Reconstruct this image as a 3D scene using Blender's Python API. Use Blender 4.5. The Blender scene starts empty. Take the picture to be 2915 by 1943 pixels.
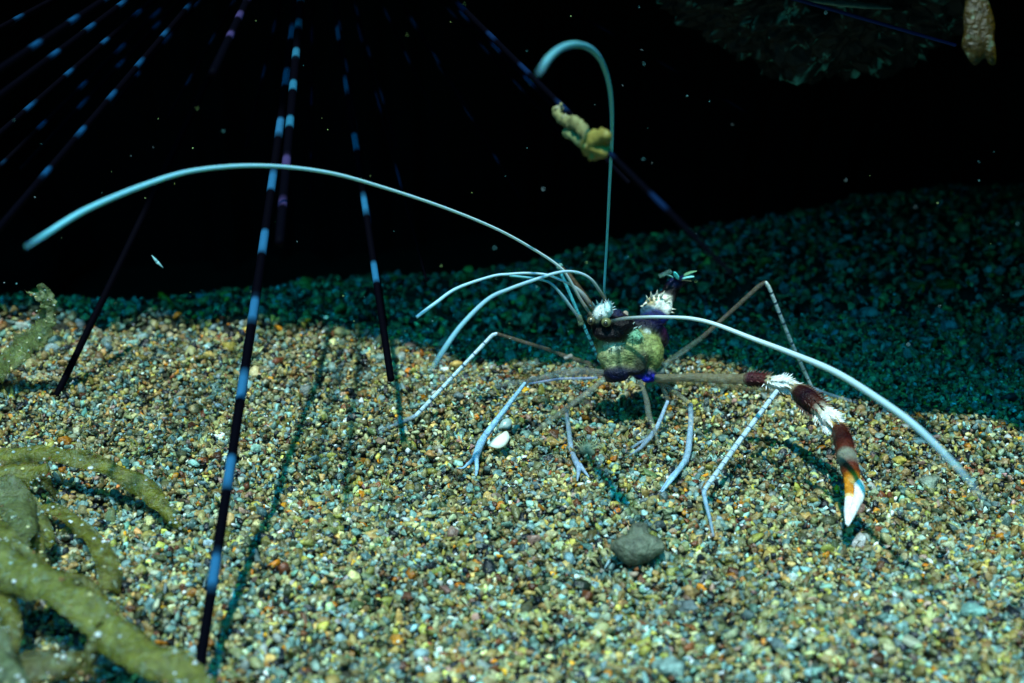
import bpy, bmesh, math, random
import numpy as np
from mathutils import Vector, Matrix, noise
random.seed(7); rng = np.random.default_rng(7)
S = bpy.context.scene
S.unit_settings.system = 'METRIC'; S.unit_settings.scale_length = 0.01     # one unit is one centimetre
col = S.collection

# ------------------------------------------------------------------ camera, world, sun, exposure
PITCH = math.radians(19.8); CAM = np.array([0.0, -31.0, 13.3]); FPX = 4004.0; CX, CY = 1457.5, 971.5
cd = bpy.data.cameras.new('camera'); cam = bpy.data.objects.new('camera', cd); col.objects.link(cam)
cam.location = CAM; cam.rotation_euler = (math.radians(90) - PITCH, 0, 0)
cd.sensor_width = 36; cd.lens = FPX / 2915 * 36; cd.clip_start = 0.5; cd.clip_end = 500
cd.dof.use_dof = True; cd.dof.focus_distance = 31.8; cd.dof.aperture_fstop = 0.0494 / 0.27
S.camera = cam

SUN_DIR = Vector((0.10, 0.36, -1.0)).normalized()      # the way the light travels
w = bpy.data.worlds.new("World"); S.world = w; w.use_nodes = True
nt = w.node_tree; bg = nt.nodes['Background']
sky = nt.nodes.new('ShaderNodeTexSky'); sky.sky_type = 'NISHITA'; sky.sun_disc = False
sky.sun_elevation = math.asin(-SUN_DIR.z); sky.sun_rotation = math.atan2(-SUN_DIR.x, -SUN_DIR.y)
mx = nt.nodes.new('ShaderNodeMix'); mx.data_type = 'RGBA'; mx.blend_type = 'MULTIPLY'; mx.inputs[0].default_value = 1
mx.inputs[7].default_value = (0.01, 0.72, 0.84, 1)       # what the water leaves of the sky light
nt.links.new(sky.outputs[0], mx.inputs[6]); 
tcw = nt.nodes.new('ShaderNodeTexCoord'); sx = nt.nodes.new('ShaderNodeSeparateXYZ'); mr = nt.nodes.new('ShaderNodeMapRange'); m2 = nt.nodes.new('ShaderNodeMix')
nt.links.new(tcw.outputs['Generated'], sx.inputs[0]); nt.links.new(sx.outputs[2], mr.inputs[0])     # light under water falls mostly from above
mr.inputs[1].default_value = .22; mr.inputs[2].default_value = .85; mr.inputs[3].default_value = .07; mr.inputs[4].default_value = 1; mr.interpolation_type = 'SMOOTHSTEP'
m2.data_type = 'RGBA'; m2.blend_type = 'MULTIPLY'; m2.inputs[0].default_value = 1
nt.links.new(mx.outputs[2], m2.inputs[6]); nt.links.new(mr.outputs[0], m2.inputs[7]); nt.links.new(m2.outputs[2], bg.inputs[0])
bg.inputs[1].default_value = 0.36
sd = bpy.data.lights.new('sun', 'SUN'); sun = bpy.data.objects.new('sun', sd); col.objects.link(sun)
sd.energy = 4.3; sd.angle = math.radians(1.6); sd.color = (0.86, 1.0, 0.94)
sun.rotation_euler = SUN_DIR.to_track_quat('-Z', 'Y').to_euler(); sun.location = (0, 0, 60)
S.view_settings.view_transform = 'Standard'; S.view_settings.look = 'None'
S.view_settings.gamma = 1; S.view_settings.exposure = 0.0; S.view_settings.use_curve_mapping = False
S.cycles.max_bounces = 6; S.cycles.transparent_max_bounces = 12
S.cycles.caustics_reflective = False; S.cycles.caustics_refractive = False

# ------------------------------------------------------------------ geometry helpers
cp, sp = math.cos(PITCH), math.sin(PITCH)
def ray(px, py):                       # direction with depth 1 along the view axis
    a = (px - CX) / FPX; b = (py - CY) / FPX
    return np.array([a, cp - b * sp, -sp - b * cp])
def at_y(px, py, Y):
    d = ray(px, py); return CAM + d * ((Y - CAM[1]) / d[1])
def at_d(px, py, D): return CAM + ray(px, py) * D
def at_z(px, py, Z):
    d = ray(px, py); return CAM + d * ((Z - CAM[2]) / d[2])
def sm(a, b, x):
    t = np.clip((x - a) / (b - a), 0, 1); return t * t * (3 - 2 * t)
def H(x, y):                           # height of the seabed
    x = np.asarray(x, float); y = np.asarray(y, float)
    h = .10*np.sin(.55*x+.3*y+1)+.08*np.sin(.9*y-.4*x)+.05*np.sin(1.9*x+.7)*np.sin(1.6*y+2)+.03*np.sin(3.7*x+1.1*y)*np.sin(3.1*y-x)
    h = h + 1.5*sm(0, 16, x*.75 + y*.55 - 4.5)*sm(1, 12, y)            # bank rising at the right
    h = h - 9.0*sm(11.5, 25, y - .30*np.clip(x+3, -9, 30))                    # added hollow: ground drops away so the back, mostly left, goes dark
    h = h - .25*np.exp(-((x+1.2)**2+(y-6)**2)/8)
    return h
def ground(px, py, up=0.0):
    z = 0.0
    for _ in range(12):
        q = at_z(px, py, z + up); z = float(H(q[0], q[1]))
    return at_z(px, py, z + up)
PX = 34.0 / FPX                        # size of a photo pixel at the shrimp, in cm

def spline(P, n=12, closed=False):
    P = [np.asarray(p, float) for p in P]
    if len(P) == 2: return [P[0] + (P[1]-P[0])*i/n for i in range(n+1)]
    Q = [2*P[0]-P[1]] + P + [2*P[-1]-P[-2]]; out = []
    for i in range(1, len(Q)-2):
        a, b, c, d = Q[i-1:i+3]
        for k in range(n):
            t = k/n
            out.append(.5*((2*b)+(-a+c)*t+(2*a-5*b+4*c-d)*t*t+(-a+3*b-3*c+d)*t**3))
    out.append(P[-1]); return out
def poly(P, step=.05, rnd=.10):        # straight segments with softly bent joints
    P = [np.asarray(p, float) for p in P]; out = [P[0]]
    for i in range(1, len(P)-1):
        a, b, c = P[i-1], P[i], P[i+1]
        la = np.linalg.norm(b[:3]-a[:3]); lc = np.linalg.norm(c[:3]-b[:3]); r = min(rnd, .3*la, .3*lc)
        out += [b + (a-b)*r/la, b*.5 + (b+(a-b)*r/la)*.25 + (b+(c-b)*r/lc)*.25, b + (c-b)*r/lc]
    out.append(P[-1]); res = []
    for a, b in zip(out, out[1:]):
        n = max(1, int(np.linalg.norm(b[:3]-a[:3])/step))
        res += [a + (b-a)*k/n for k in range(n)]
    res.append(out[-1]); return res

class MB:
    def __init__(s): s.v = []; s.f = []; s.c = []
    def add(s, V, F, Cc):
        o = len(s.v); s.v += [tuple(map(float, p)) for p in V]; s.f += [tuple(i+o for i in f) for f in F]
        if isinstance(Cc, tuple): s.c += [Cc]*len(V)
        else: s.c += [tuple(map(float, c)) for c in Cc]
    def tube(s, P, colf, n=8, flat=1.0, up=None, wob=0.0, tip=True):
        # P: rows (x, y, z, radius); colf(arc length, total length) -> rgba
        P = [np.asarray(p, float) for p in P]; L = [0.0]
        for a, b in zip(P, P[1:]): L.append(L[-1]+np.linalg.norm(b[:3]-a[:3]))
        T = [P[min(i+1, len(P)-1)][:3]-P[max(i-1, 0)][:3] for i in range(len(P))]
        T = [t/(np.linalg.norm(t)+1e-9) for t in T]
        u = np.array(up if up is not None else (0.13, -.3, .94)); u = u - T[0]*u.dot(T[0]); u /= np.linalg.norm(u)
        V = []; K = []; F = []
        for i, p in enumerate(P):
            if up is not None: u = np.array(up, float)
            u = u - T[i]*u.dot(T[i]); u /= (np.linalg.norm(u)+1e-9); v = np.cross(T[i], u)
            for k in range(n):
                a = 2*math.pi*k/n; r = p[3]
                if wob: r *= 1 + wob*noise.noise(Vector((p[0]*5, p[1]*5+k*3.1, p[2]*5)))
                V.append(p[:3] + v*math.cos(a)*r + u*math.sin(a)*r*flat); K.append(colf(L[i], L[-1]))
        for i in range(len(P)-1):
            for k in range(n): F.append((i*n+k, i*n+(k+1) % n, (i+1)*n+(k+1) % n, (i+1)*n+k))
        V.append(P[0][:3]-T[0]*P[0][3]*.5); V.append(P[-1][:3]+T[-1]*P[-1][3]*(.8 if tip else .1))
        K += [colf(0, L[-1]), colf(L[-1], L[-1])]; a, b = len(V)-2, len(V)-1; m = (len(P)-1)*n
        for k in range(n): F.append((a, (k+1) % n, k)); F.append((b, m+k, m+(k+1) % n))
        s.add(V, F, K)
    def cone(s, a, b, r, c, n=6):
        a = np.asarray(a, float); b = np.asarray(b, float)
        s.tube([(*(a+(b-a)*t), r*(1-t)**.8+.0015) for t in (0, .35, .7, 1)], lambda l, t: c, n=n)
    def blob(s, p, r, c, seed=0, amp=.2, sub=2, rot=None):
        bm = bmesh.new(); bmesh.ops.create_icosphere(bm, subdivisions=sub, radius=1)
        V = []
        for v in bm.verts:
            q = v.co * (1 + amp*noise.noise(v.co*1.4+Vector((seed*3.7, seed, 0))))
            q = Vector((q.x*r[0], q.y*r[1], q.z*r[2]))
            if rot: q = rot @ q
            V.append((p[0]+q.x, p[1]+q.y, p[2]+q.z))
        F = [tuple(v.index for v in f.verts) for f in bm.faces]; bm.free(); s.add(V, F, c)
    def build(s, name, mat, parent=None, smooth=True, loc=None):
        me = bpy.data.meshes.new(name)
        off = np.array(loc if loc is not None else (0, 0, 0), float)
        me.from_pydata([tuple(np.array(v)-off) for v in s.v], [], s.f); me.update()
        at = me.color_attributes.new('Col', 'FLOAT_COLOR', 'POINT')
        at.data.foreach_set('color', np.array(s.c, dtype=np.float32).ravel())
        if smooth: me.polygons.foreach_set('use_smooth', [True]*len(me.polygons))
        me.materials.append(mat); o = bpy.data.objects.new(name, me); col.objects.link(o)
        if loc is not None: o.location = loc
        if parent: o.parent = parent
        return o
def empty(name, loc):
    o = bpy.data.objects.new(name, None); col.objects.link(o); o.location = loc; o.empty_display_size = .5
    return o
def tag(o, label=None, cat=None, group=None, kind=None):
    if label: o['label'] = label
    if cat: o['category'] = cat
    if group: o['group'] = group
    if kind: o['kind'] = kind
    return o
def under(o, parent):                  # keeps world-space meshes in place under an empty that has a location
    o.parent = parent; o.location = -parent.location; return o

# ------------------------------------------------------------------ materials
def mat(name, rough=.4, spec=.5, alpha=False, bump=0.0, bscale=8., sss=0.0, var=0.0, vscale=6., spots=None, trans=0.0, const=None, coat=0.0):
    m = bpy.data.materials.new(name); m.use_nodes = True; t = m.node_tree; N = t.nodes; Lk = t.links
    b = N['Principled BSDF']; b.inputs['Roughness'].default_value = rough; b.inputs['Specular IOR Level'].default_value = spec
    tc = N.new('ShaderNodeTexCoord')
    if const: src = N.new('ShaderNodeRGB'); src.outputs[0].default_value = (*const, 1); c = src.outputs[0]
    else: src = N.new('ShaderNodeAttribute'); src.attribute_name = 'Col'; c = src.outputs[0]
    if var:
        n = N.new('ShaderNodeTexNoise'); n.inputs['Scale'].default_value = vscale; n.inputs['Detail'].default_value = 5; n.inputs['Roughness'].default_value = .65
        Lk.new(tc.outputs['Object'], n.inputs[0])
        r = N.new('ShaderNodeMapRange'); r.inputs[1].default_value = .3; r.inputs[2].default_value = .7; r.inputs[3].default_value = 1-var; r.inputs[4].default_value = 1+var
        Lk.new(n.outputs[0], r.inputs[0])
        x = N.new('ShaderNodeMix'); x.data_type = 'RGBA'; x.blend_type = 'MULTIPLY'; x.inputs[0].default_value = 1
        Lk.new(c, x.inputs[6]); Lk.new(r.outputs[0], x.inputs[7]); c = x.outputs[2]
    if spots:
        sc, thr, sc_col, nz = spots
        n = N.new('ShaderNodeTexNoise'); n.inputs['Scale'].default_value = sc; n.inputs['Detail'].default_value = 3; Lk.new(tc.outputs['Object'], n.inputs[0])
        r = N.new('ShaderNodeMapRange'); r.inputs[1].default_value = thr; r.inputs[2].default_value = thr+nz; Lk.new(n.outputs[0], r.inputs[0])
        x = N.new('ShaderNodeMix'); x.data_type = 'RGBA'; Lk.new(r.outputs[0], x.inputs[0]); Lk.new(c, x.inputs[6]); x.inputs[7].default_value = (*sc_col, 1); c = x.outputs[2]
    Lk.new(c, b.inputs['Base Color'])
    if sss:
        b.inputs['Subsurface Weight'].default_value = sss; b.inputs['Subsurface Radius'].default_value = (.12, .14, .03); b.inputs['Subsurface Scale'].default_value = 1.0
    if trans: b.inputs['Transmission Weight'].default_value = trans
    if coat: b.inputs['Coat Weight'].default_value = coat; b.inputs['Coat Roughness'].default_value = .15
    if bump:
        n = N.new('ShaderNodeTexNoise'); n.inputs['Scale'].default_value = bscale; n.inputs['Detail'].default_value = 6; Lk.new(tc.outputs['Object'], n.inputs[0])
        bp = N.new('ShaderNodeBump'); bp.inputs['Strength'].default_value = bump; bp.inputs['Distance'].default_value = .1
        Lk.new(n.outputs[0], bp.inputs['Height']); Lk.new(bp.outputs[0], b.inputs['Normal'])
    if alpha: Lk.new(src.outputs['Alpha'], b.inputs['Alpha'])
    return m
M_grain = mat('quartz_grain', rough=.36, spec=.6, var=.55, vscale=9, bump=.45, bscale=16)
M_bed = mat('fine_sand', rough=.8, const=(.03, .034, .022), var=.5, vscale=10, bump=.6, bscale=9)
M_shade_rock = mat('dark_rock', rough=.9, const=(.006, .007, .006), var=.6, vscale=.5, bump=.8, bscale=1.5)
M_crust = mat('encrusted_rock', rough=.6, var=.9, vscale=2.2, bump=.9, bscale=4, spots=(1.6, .60, (.55, .6, .5), .06))
M_body = mat('shrimp_shell', rough=.38, spec=.18, alpha=True, var=.35, vscale=9, bump=.5, bscale=20, sss=.15)
M_ant = mat('antenna_horn', rough=.45, spec=.3, alpha=True, sss=.3)
M_eye = mat('eye_cornea', rough=.12, spec=.6)
M_spine = mat('urchin_spine', rough=.7, spec=.02, bump=.15, bscale=25)
M_weed = mat('kelp_skin', rough=.30, spec=.45, alpha=True, var=.6, vscale=5, bump=.8, bscale=11, sss=.45, spots=(7, .55, (.20, .27, .17), .22))
M_stone = mat('pebble_stone', rough=.55, var=.8, vscale=3.2, bump=1.0, bscale=9, spots=(6, .70, (.01, .012, .015), .03))
M_shell = mat('white_shell', rough=.3, var=.12, vscale=6, bump=.2, bscale=9)
M_scrap = mat('weed_scrap', rough=.6, var=.35, vscale=5, bump=.5, bscale=6)
M_speck = mat('speck', rough=.3)

# ------------------------------------------------------------------ seabed, added shading rock
def grid(name, x0, x1, y0, y1, nx, ny, fz, m, kind, label, cat):
    xs = np.linspace(x0, x1, nx); ys = np.linspace(y0, y1, ny); X, Y = np.meshgrid(xs, ys); Z = fz(X, Y)
    V = np.stack([X, Y, Z], -1).reshape(-1, 3)
    F = [(j*nx+i, j*nx+i+1, (j+1)*nx+i+1, (j+1)*nx+i) for j in range(ny-1) for i in range(nx-1)]
    me = bpy.data.meshes.new(name); me.from_pydata(V.tolist(), [], F); me.polygons.foreach_set('use_smooth', [True]*len(F))
    me.materials.append(m); o = bpy.data.objects.new(name, me); col.objects.link(o)
    return tag(o, label, cat, kind=kind)
grid('seabed', -60, 60, -45, 60, 240, 210, lambda X, Y: H(X, Y)-.16, M_bed, 'structure', None, None)

# added unseen overhang: lip and height shaped to shade the ground behind the shrimp
EDGE = [(-60, 7.6), (-20, 7.6), (-14, 8.3), (-12, 7.0), (-10.5, 8.4), (-9, 7.6), (-7.6, 8.1), (-6.5, 7.0), (-5, 6.6), (-3, 5.6), (-1.6, 4.9), (0, 4.3), (1.5, 4.4), (3.2, 4.1), (4.6, 4.9), (6, 3.9), (7.2, 2.6), (9, 1.1), (11, 0.1), (13, -.9), (18, -2), (60, -6)]
def edge(x):
    return np.interp(x, [e[0] for e in EDGE], [e[1] for e in EDGE]) + .22*np.sin(x*2.3+1) + .14*np.sin(x*5.1) + .08*np.sin(x*11.3+2)
rs = lambda x: float(sm(-5, 1, x))
ZC = lambda x: 34 - 21.6*rs(x)
def shade_rocks():
    lx, ly = SUN_DIR.x/-SUN_DIR.z, SUN_DIR.y/-SUN_DIR.z
    xs = np.concatenate([np.linspace(-60, -16, 40), np.linspace(-15.8, 20, 260), np.linspace(20.5, 60, 40)])
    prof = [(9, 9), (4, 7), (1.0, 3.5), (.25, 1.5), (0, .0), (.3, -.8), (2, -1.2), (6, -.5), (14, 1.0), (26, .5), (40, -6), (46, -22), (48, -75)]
    V = []; F = []; n = len(prof)
    for x in xs:
        for j, (dy, dz) in enumerate(prof):
            e = float(edge(x)) - ly*ZC(x)
            y = e + dy if j >= 5 else e + dy
            zc = ZC(x); z = zc + (dz if j < 8 else dz*(1-.5*rs(x))) - .10*max(0, dy)*rs(x)*(1 if j >= 5 else 0)
            p = Vector((x*.12, y*.12, z*.12))
            a = min(1, dy/6) if j != 4 else 0
            V.append((x - lx*ZC(x), y + a*1.6*noise.noise(p*2), z + a*(2.0-1.3*rs(x))*noise.noise(p*1.5+Vector((5, 1, 2)))))
    for i in range(len(xs)-1):
        for j in range(n-1): F.append((i*n+j, (i+1)*n+j, (i+1)*n+j+1, i*n+j+1))
    me = bpy.data.meshes.new('shade_overhang'); me.from_pydata(V, [], F); me.polygons.foreach_set('use_smooth', [True]*len(F))
    me.materials.append(M_shade_rock); o = bpy.data.objects.new('shade_overhang', me); col.objects.link(o); o['kind'] = 'structure'
    # added side walls: keep stray ambient light out of the hollow
    for sx, y0 in ((-1, 8), (1, 4)):
        V = []; F = []
        for i in range(40):
            for j in range(20):
                y = y0 + i*1.5; z = -14 + j*1.9
                V.append((sx*(20 if sx > 0 else 24) + 2.5*noise.noise(Vector((y*.2, z*.2, sx*3))), y, z))
        for i in range(39):
            for j in range(19): F.append((i*20+j, (i+1)*20+j, (i+1)*20+j+1, i*20+j+1))
        me = bpy.data.meshes.new('shade_wall'); me.from_pydata(V, [], F); me.materials.append(M_shade_rock)
        o = bpy.data.objects.new('shade_wall', me); col.objects.link(o); o['kind'] = 'structure'
shade_rocks()

# ------------------------------------------------------------------ gravel
def gravel():
    protos = []
    for k in range(40):
        n = rng.integers(9, 15); P = rng.normal(size=(n, 3)); P /= np.linalg.norm(P, axis=1)[:, None]
        P *= rng.uniform(.8, 1.15, (n, 1)); P *= rng.uniform([.75, .55, .42], [1.4, 1.05, .85])
        bm = bmesh.new(); [bm.verts.new(p) for p in P]; r = bmesh.ops.convex_hull(bm, input=bm.verts[:])
        for v in [v for v in bm.verts if not v.link_faces]: bm.verts.remove(v)
        if k % 3: bmesh.ops.bevel(bm, geom=bm.edges[:], offset=.12, segments=1, affect='EDGES', clamp_overlap=True)
        bmesh.ops.triangulate(bm, faces=bm.faces[:]); bm.verts.index_update()
        protos.append((np.array([v.co[:] for v in bm.verts]), np.array([[v.index for v in f.verts] for f in bm.faces]))); bm.free()
    pts = []
    def scatter(n, y0, y1, smin, smax, zoff, band=None):
        m = int(n*1.0); y = rng.uniform(y0, y1, m); half = (y+31+8)*.40+1.2; x = rng.uniform(-1, 1, m)*half
        keep = rng.random(m) < (half/half.max())
        x, y = x[keep], y[keep]
        s = np.exp(rng.normal(0, .30, len(x)))*(smin+smax)/2; s = np.clip(s, smin*.6, smax*1.9)
        z = H(x, y)+zoff+rng.uniform(-.04, .05, len(x)); pts.append(np.stack([x, y, z, s], 1))
    scatter(72000, -15, 7, .072, .104, -.07)
    scatter(14000, -15, -3, .08, .12, -.03)
    scatter(25000, -15, 7, .070, .112, .00)
    scatter(12000, -15, 7, .03, .055, .06)
    scatter(22000, 7, 30, .10, .15, -.04)
    scatter(7000, 4, 24, .11, .19, .02)
    A = np.concatenate(pts); A = A[~((A[:, 0] < -3) & (A[:, 1] > 20))]
    pal = [((.30, .28, .13), 32), ((.19, .31, .28), 25), ((.66, .76, .66), 3.5), ((.34, .23, .08), 15), ((.34, .30, .07), 9),
           ((.55, .22, .012), 1.8), ((.17, .06, .02), 3.5), ((.010, .014, .02), 8), ((.34, .22, .17), 1.5), ((.09, .11, .05), 10), ((.46, .50, .32), 7)]
    pc = np.array([p[0] for p in pal]); pw = np.array([p[1] for p in pal], float); pw /= pw.sum()
    Vs = []; Fs = []; Cs = []; off = 0
    which = rng.integers(0, len(protos), len(A)); ci = rng.choice(len(pal), len(A), p=pw)
    cols = (pc[ci]**1.12)*(1.02+.24*np.sin(A[:, 0]*1.1+1.3*np.sin(A[:, 1]*.7))*np.sin(A[:, 1]*1.3+np.sin(A[:, 0]*.9)))[:, None]*np.exp(rng.normal(0, .48, (len(A), 1)))*np.exp(rng.normal(0, .07, (len(A), 3)))
    big = (cols.min(1) > .4) & (A[:, 3] > .10); cols[big] *= .45
    for k, (PV, PF) in enumerate(protos):
        idx = np.where(which == k)[0]; m = len(idx)
        q = rng.normal(size=(m, 4)); q /= np.linalg.norm(q, axis=1)[:, None]; a, b, c, d = q.T
        R = np.stack([1-2*(c*c+d*d), 2*(b*c-d*a), 2*(b*d+c*a), 2*(b*c+d*a), 1-2*(b*b+d*d), 2*(c*d-b*a), 2*(b*d-c*a), 2*(c*d+b*a), 1-2*(b*b+c*c)], 1).reshape(m, 3, 3)
        V = np.einsum('mij,nj->mni', R, PV)*A[idx, 3][:, None, None] + A[idx, None, :3]
        F = PF[None]+(np.arange(m)*len(PV))[:, None, None]+off
        Vs.append(V.reshape(-1, 3)); Fs.append(F.reshape(-1, 3)); off += m*len(PV)
        Cs.append(np.repeat(cols[idx], len(PV), 0))
    V = np.concatenate(Vs).astype(np.float32); F = np.concatenate(Fs).astype(np.int32); Cc = np.concatenate(Cs)
    me = bpy.data.meshes.new('gravel'); me.vertices.add(len(V)); me.vertices.foreach_set('co', V.ravel())
    me.loops.add(F.size); me.loops.foreach_set('vertex_index', F.ravel()); me.polygons.add(len(F))
    me.polygons.foreach_set('loop_start', np.arange(0, F.size, 3, dtype=np.int32)); me.polygons.foreach_set('loop_total', np.full(len(F), 3, np.int32))
    me.update(); at = me.color_attributes.new('Col', 'FLOAT_COLOR', 'POINT')
    at.data.foreach_set('color', np.concatenate([np.clip(Cc, 0, .9), np.ones((len(Cc), 1))], 1).astype(np.float32).ravel())
    me.materials.append(M_grain); o = bpy.data.objects.new('gravel', me); col.objects.link(o)
    tag(o, 'coarse multicoloured gravel and sand grains covering the seabed', 'gravel', kind='stuff')
gravel()

# ------------------------------------------------------------------ shrimp
shr_loc = np.array([2.8, .4, 0.0]); shr_loc[2] = float(H(shr_loc[0], shr_loc[1]))
shrimp = empty('shrimp', shr_loc)
tag(shrimp, 'red and white banded shrimp with long white antennae, standing on the gravel', 'shrimp')
WHITE = (.85, .95, .92); OLIVE = (.28, .33, .13); NAVY = (.006, .010, .05); BLUE = (.004, .008, .30); BLACK = (.004, .003, .005)
MAROON = (.055, .010, .008); PALEG = (.20, .48, .30); GREY = (.11, .11, .09)
E = []
def el(px, py, Y, rx, ry, c, rd=None, a=1.0):
    p = at_y(px, py, Y); k = (Y+31)/cp/FPX; k = abs(p[1]-CAM[1])/ray(px, py)[1]/FPX
    E.append((p, np.array([rx*k, (rd or (rx+ry)/2)*k, ry*k]), (*c, a)))
el(1795, 990, .45, 76, 54, OLIVE); el(1790, 1030, .3, 60, 30, (.10, .10, .04)); el(1742, 1003, .25, 44, 48, (.40, .44, .20)); el(1748, 985, .06, 28, 20, (.55, .62, .46)); el(1725, 1010, .3, 20, 44, (.16, .16, .03))
el(1856, 1004, .45, 34, 54, (.28, .33, .10)); el(1822, 1028, -.02, 24, 34, (.05, .05, .045), rd=12); el(1806, 958, .12, 26, 20, PALEG); el(1712, 975, .5, 22, 30, (.16, .17, .05))
el(1738, 946, .12, 56, 24, BLACK); el(1762, 922, .2, 48, 26, BLACK); el(1790, 934, .3, 30, 18, BLACK); el(1705, 925, .3, 26, 24, BLACK); el(1750, 962, .15, 34, 10, MAROON)
el(1700, 893, .1, 15, 26, (.75, .85, .80)); el(1709, 878, .05, 11, 20, WHITE); el(1732, 880, .0, 14, 30, (.60, .92, .86)); el(1722, 893, .0, 20, 16, WHITE); el(1755, 902, .35, 22, 24, (.01, .015, .05)); el(1684, 903, .25, 15, 17, (.16, .09, .06))
el(1835, 930, .9, 54, 34, (.003, .003, .03)); el(1872, 953, .9, 30, 28, (.03, .008, .03)); el(1886, 965, 1.0, 20, 28, (.006, .015, .09))
el(1862, 905, 1.5, 42, 28, (.005, .012, .10)); el(1845, 885, 1.6, 26, 20, (.03, .09, .13)); el(1878, 864, 1.8, 38, 28, (.9, .95, .85)); el(1856, 860, 1.7, 22, 14, (.50, .36, .16)); el(1895, 880, 1.6, 20, 20, (.9, .95, .85))
el(1900, 845, 2.1, 28, 24, BLACK); el(1912, 822, 2.2, 26, 22, BLACK); el(1925, 803, 2.2, 26, 15, NAVY); el(1942, 794, 2.2, 26, 10, NAVY)
el(1757, 1060, .0, 40, 28, (.004, .005, .03)); el(1800, 1050, .05, 36, 14, (.004, .005, .02)); el(1738, 1072, .1, 24, 18, (.006, .02, .12)); el(1780, 1040, .3, 30, 24, (.012, .012, .03))
el(1832, 1060, .25, 34, 24, (.012, .012, .09)); el(1845, 1074, .1, 26, 15, BLUE); el(1812, 1060, .1, 16, 14, (.01, .02, .30)); el(1875, 1058, .4, 22, 18, (.08, .12, .12))
el(1712, 1052, .4, 24, 14, (.30, .28, .12))
el(1782, 893, .5, 9, 12, (.55, .45, .36)); el(1842, 946, .5, 10, 10, (.50, .60, .58)); el(1772, 905, .45, 10, 10, (.03, .01, .02))
def trunk():
    bm = bmesh.new()
    for p, r, c in E:
        q = bmesh.ops.create_icosphere(bm, subdivisions=3, radius=1)
        for v in q['verts']: v.co = Vector((v.co.x*r[0]+p[0], v.co.y*r[1]+p[1], v.co.z*r[2]+p[2]))
    me = bpy.data.meshes.new('tmp'); bm.to_mesh(me); bm.free(); o = bpy.data.objects.new('tmp', me); col.objects.link(o)
    m = o.modifiers.new('r', 'REMESH'); m.mode = 'VOXEL'; m.voxel_size = .032
    m = o.modifiers.new('s', 'SMOOTH'); m.factor = .5; m.iterations = 26
    dg = bpy.context.evaluated_depsgraph_get(); ev = o.evaluated_get(dg); e = ev.to_mesh()
    V = np.array([v.co[:] for v in e.vertices]); F = [tuple(f.vertices) for f in e.polygons]
    ev.to_mesh_clear(); bpy.data.objects.remove(o); bpy.data.meshes.remove(me)
    ep = np.array([q[0] for q in E]); er = np.array([q[1] for q in E]); ec = np.array([q[2] for q in E])
    d = np.sqrt((((V[:, None]-ep[None])/er[None])**2).sum(-1))
    wob = np.array([[noise.noise(Vector(v)*6+Vector((k*5.3, 0, 0))) for k in range(3)] for v in V])
    d = d + .10*wob[:, :1]
    w_ = np.exp(-9*(d-d.min(1)[:, None])); w_ /= w_.sum(1)[:, None]
    Kc = w_ @ ec
    g_ = np.array([noise.fractal(Vector(v)*9, .7, 2, 4) for v in V]); Kc[:, :3] *= np.clip(1+.7*g_, .35, 1.9)[:, None]
    ctr = (w_ @ ep); nd = V-ctr; nd /= np.linalg.norm(nd, axis=1)[:, None]+1e-6
    V = V + nd*np.array([.020*noise.fractal(Vector(v)*5.5, .8, 2, 4) for v in V])[:, None]
    return V, F, Kc
body = MB(); V, F, K = trunk(); body.add(V, F, K)
def spike(px, py, qx, qy, Y, c, r=3.2):
    body.cone(at_y(px, py, Y+.05), at_y(qx, qy, Y-.03), r*PX, (*c, 1))
zz = lambda x, y: (1600+x/3.92, 750+y/3.92)
for bx, by, tx, ty in [(962, 415, 944, 366), (1000, 385, 993, 326), (1052, 372, 1062, 308), (1100, 375, 1136, 318), (1150, 410, 1210, 372), (1165, 440, 1204, 422), (1170, 470, 1214, 468), (1180, 505, 1248, 508), (1165, 530, 1232, 545), (940, 440, 912, 455), (1140, 460, 1190, 455), (905, 480, 880, 475)]:
    spike(*zz(bx, by), *zz(tx+(tx-bx)*.35, ty+(ty-by)*.35), 1.55, (.9, .92, .72), 5)
for bx, by, tx, ty in [(530, 490, 575, 440), (500, 440, 520, 385), (400, 450, 380, 400), (360, 470, 335, 420), (540, 520, 615, 505), (440, 440, 450, 395), (370, 560, 330, 575), (540, 500, 600, 475), (545, 530, 570, 560), (520, 470, 540, 440), (330, 480, 305, 455), (350, 590, 330, 620), (780, 690, 812, 648), (790, 730, 845, 702), (860, 720, 890, 688), (745, 700, 740, 665)]:
    spike(*zz(bx, by), *zz(tx, ty), .05, (.60, .85, .82), 3)
for _ in range(70):                    # small thorns over the trunk
    k = random.choice([0, 3, 7, 8, 16, 17, 19, 20]); p, r, c = E[k]; a = random.uniform(0, 6.28); b = random.uniform(-.2, 1.2)
    d = np.array([math.cos(a)*math.cos(b), -abs(math.sin(a))*math.cos(b), math.sin(b)])
    body.cone(p+d*r*.9, p+d*(r*1.0+.05)+np.array([0, -.03, .02]), .016, (*[min(1, x*1.6+.03) for x in c[:3]], 1), 5)
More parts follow.
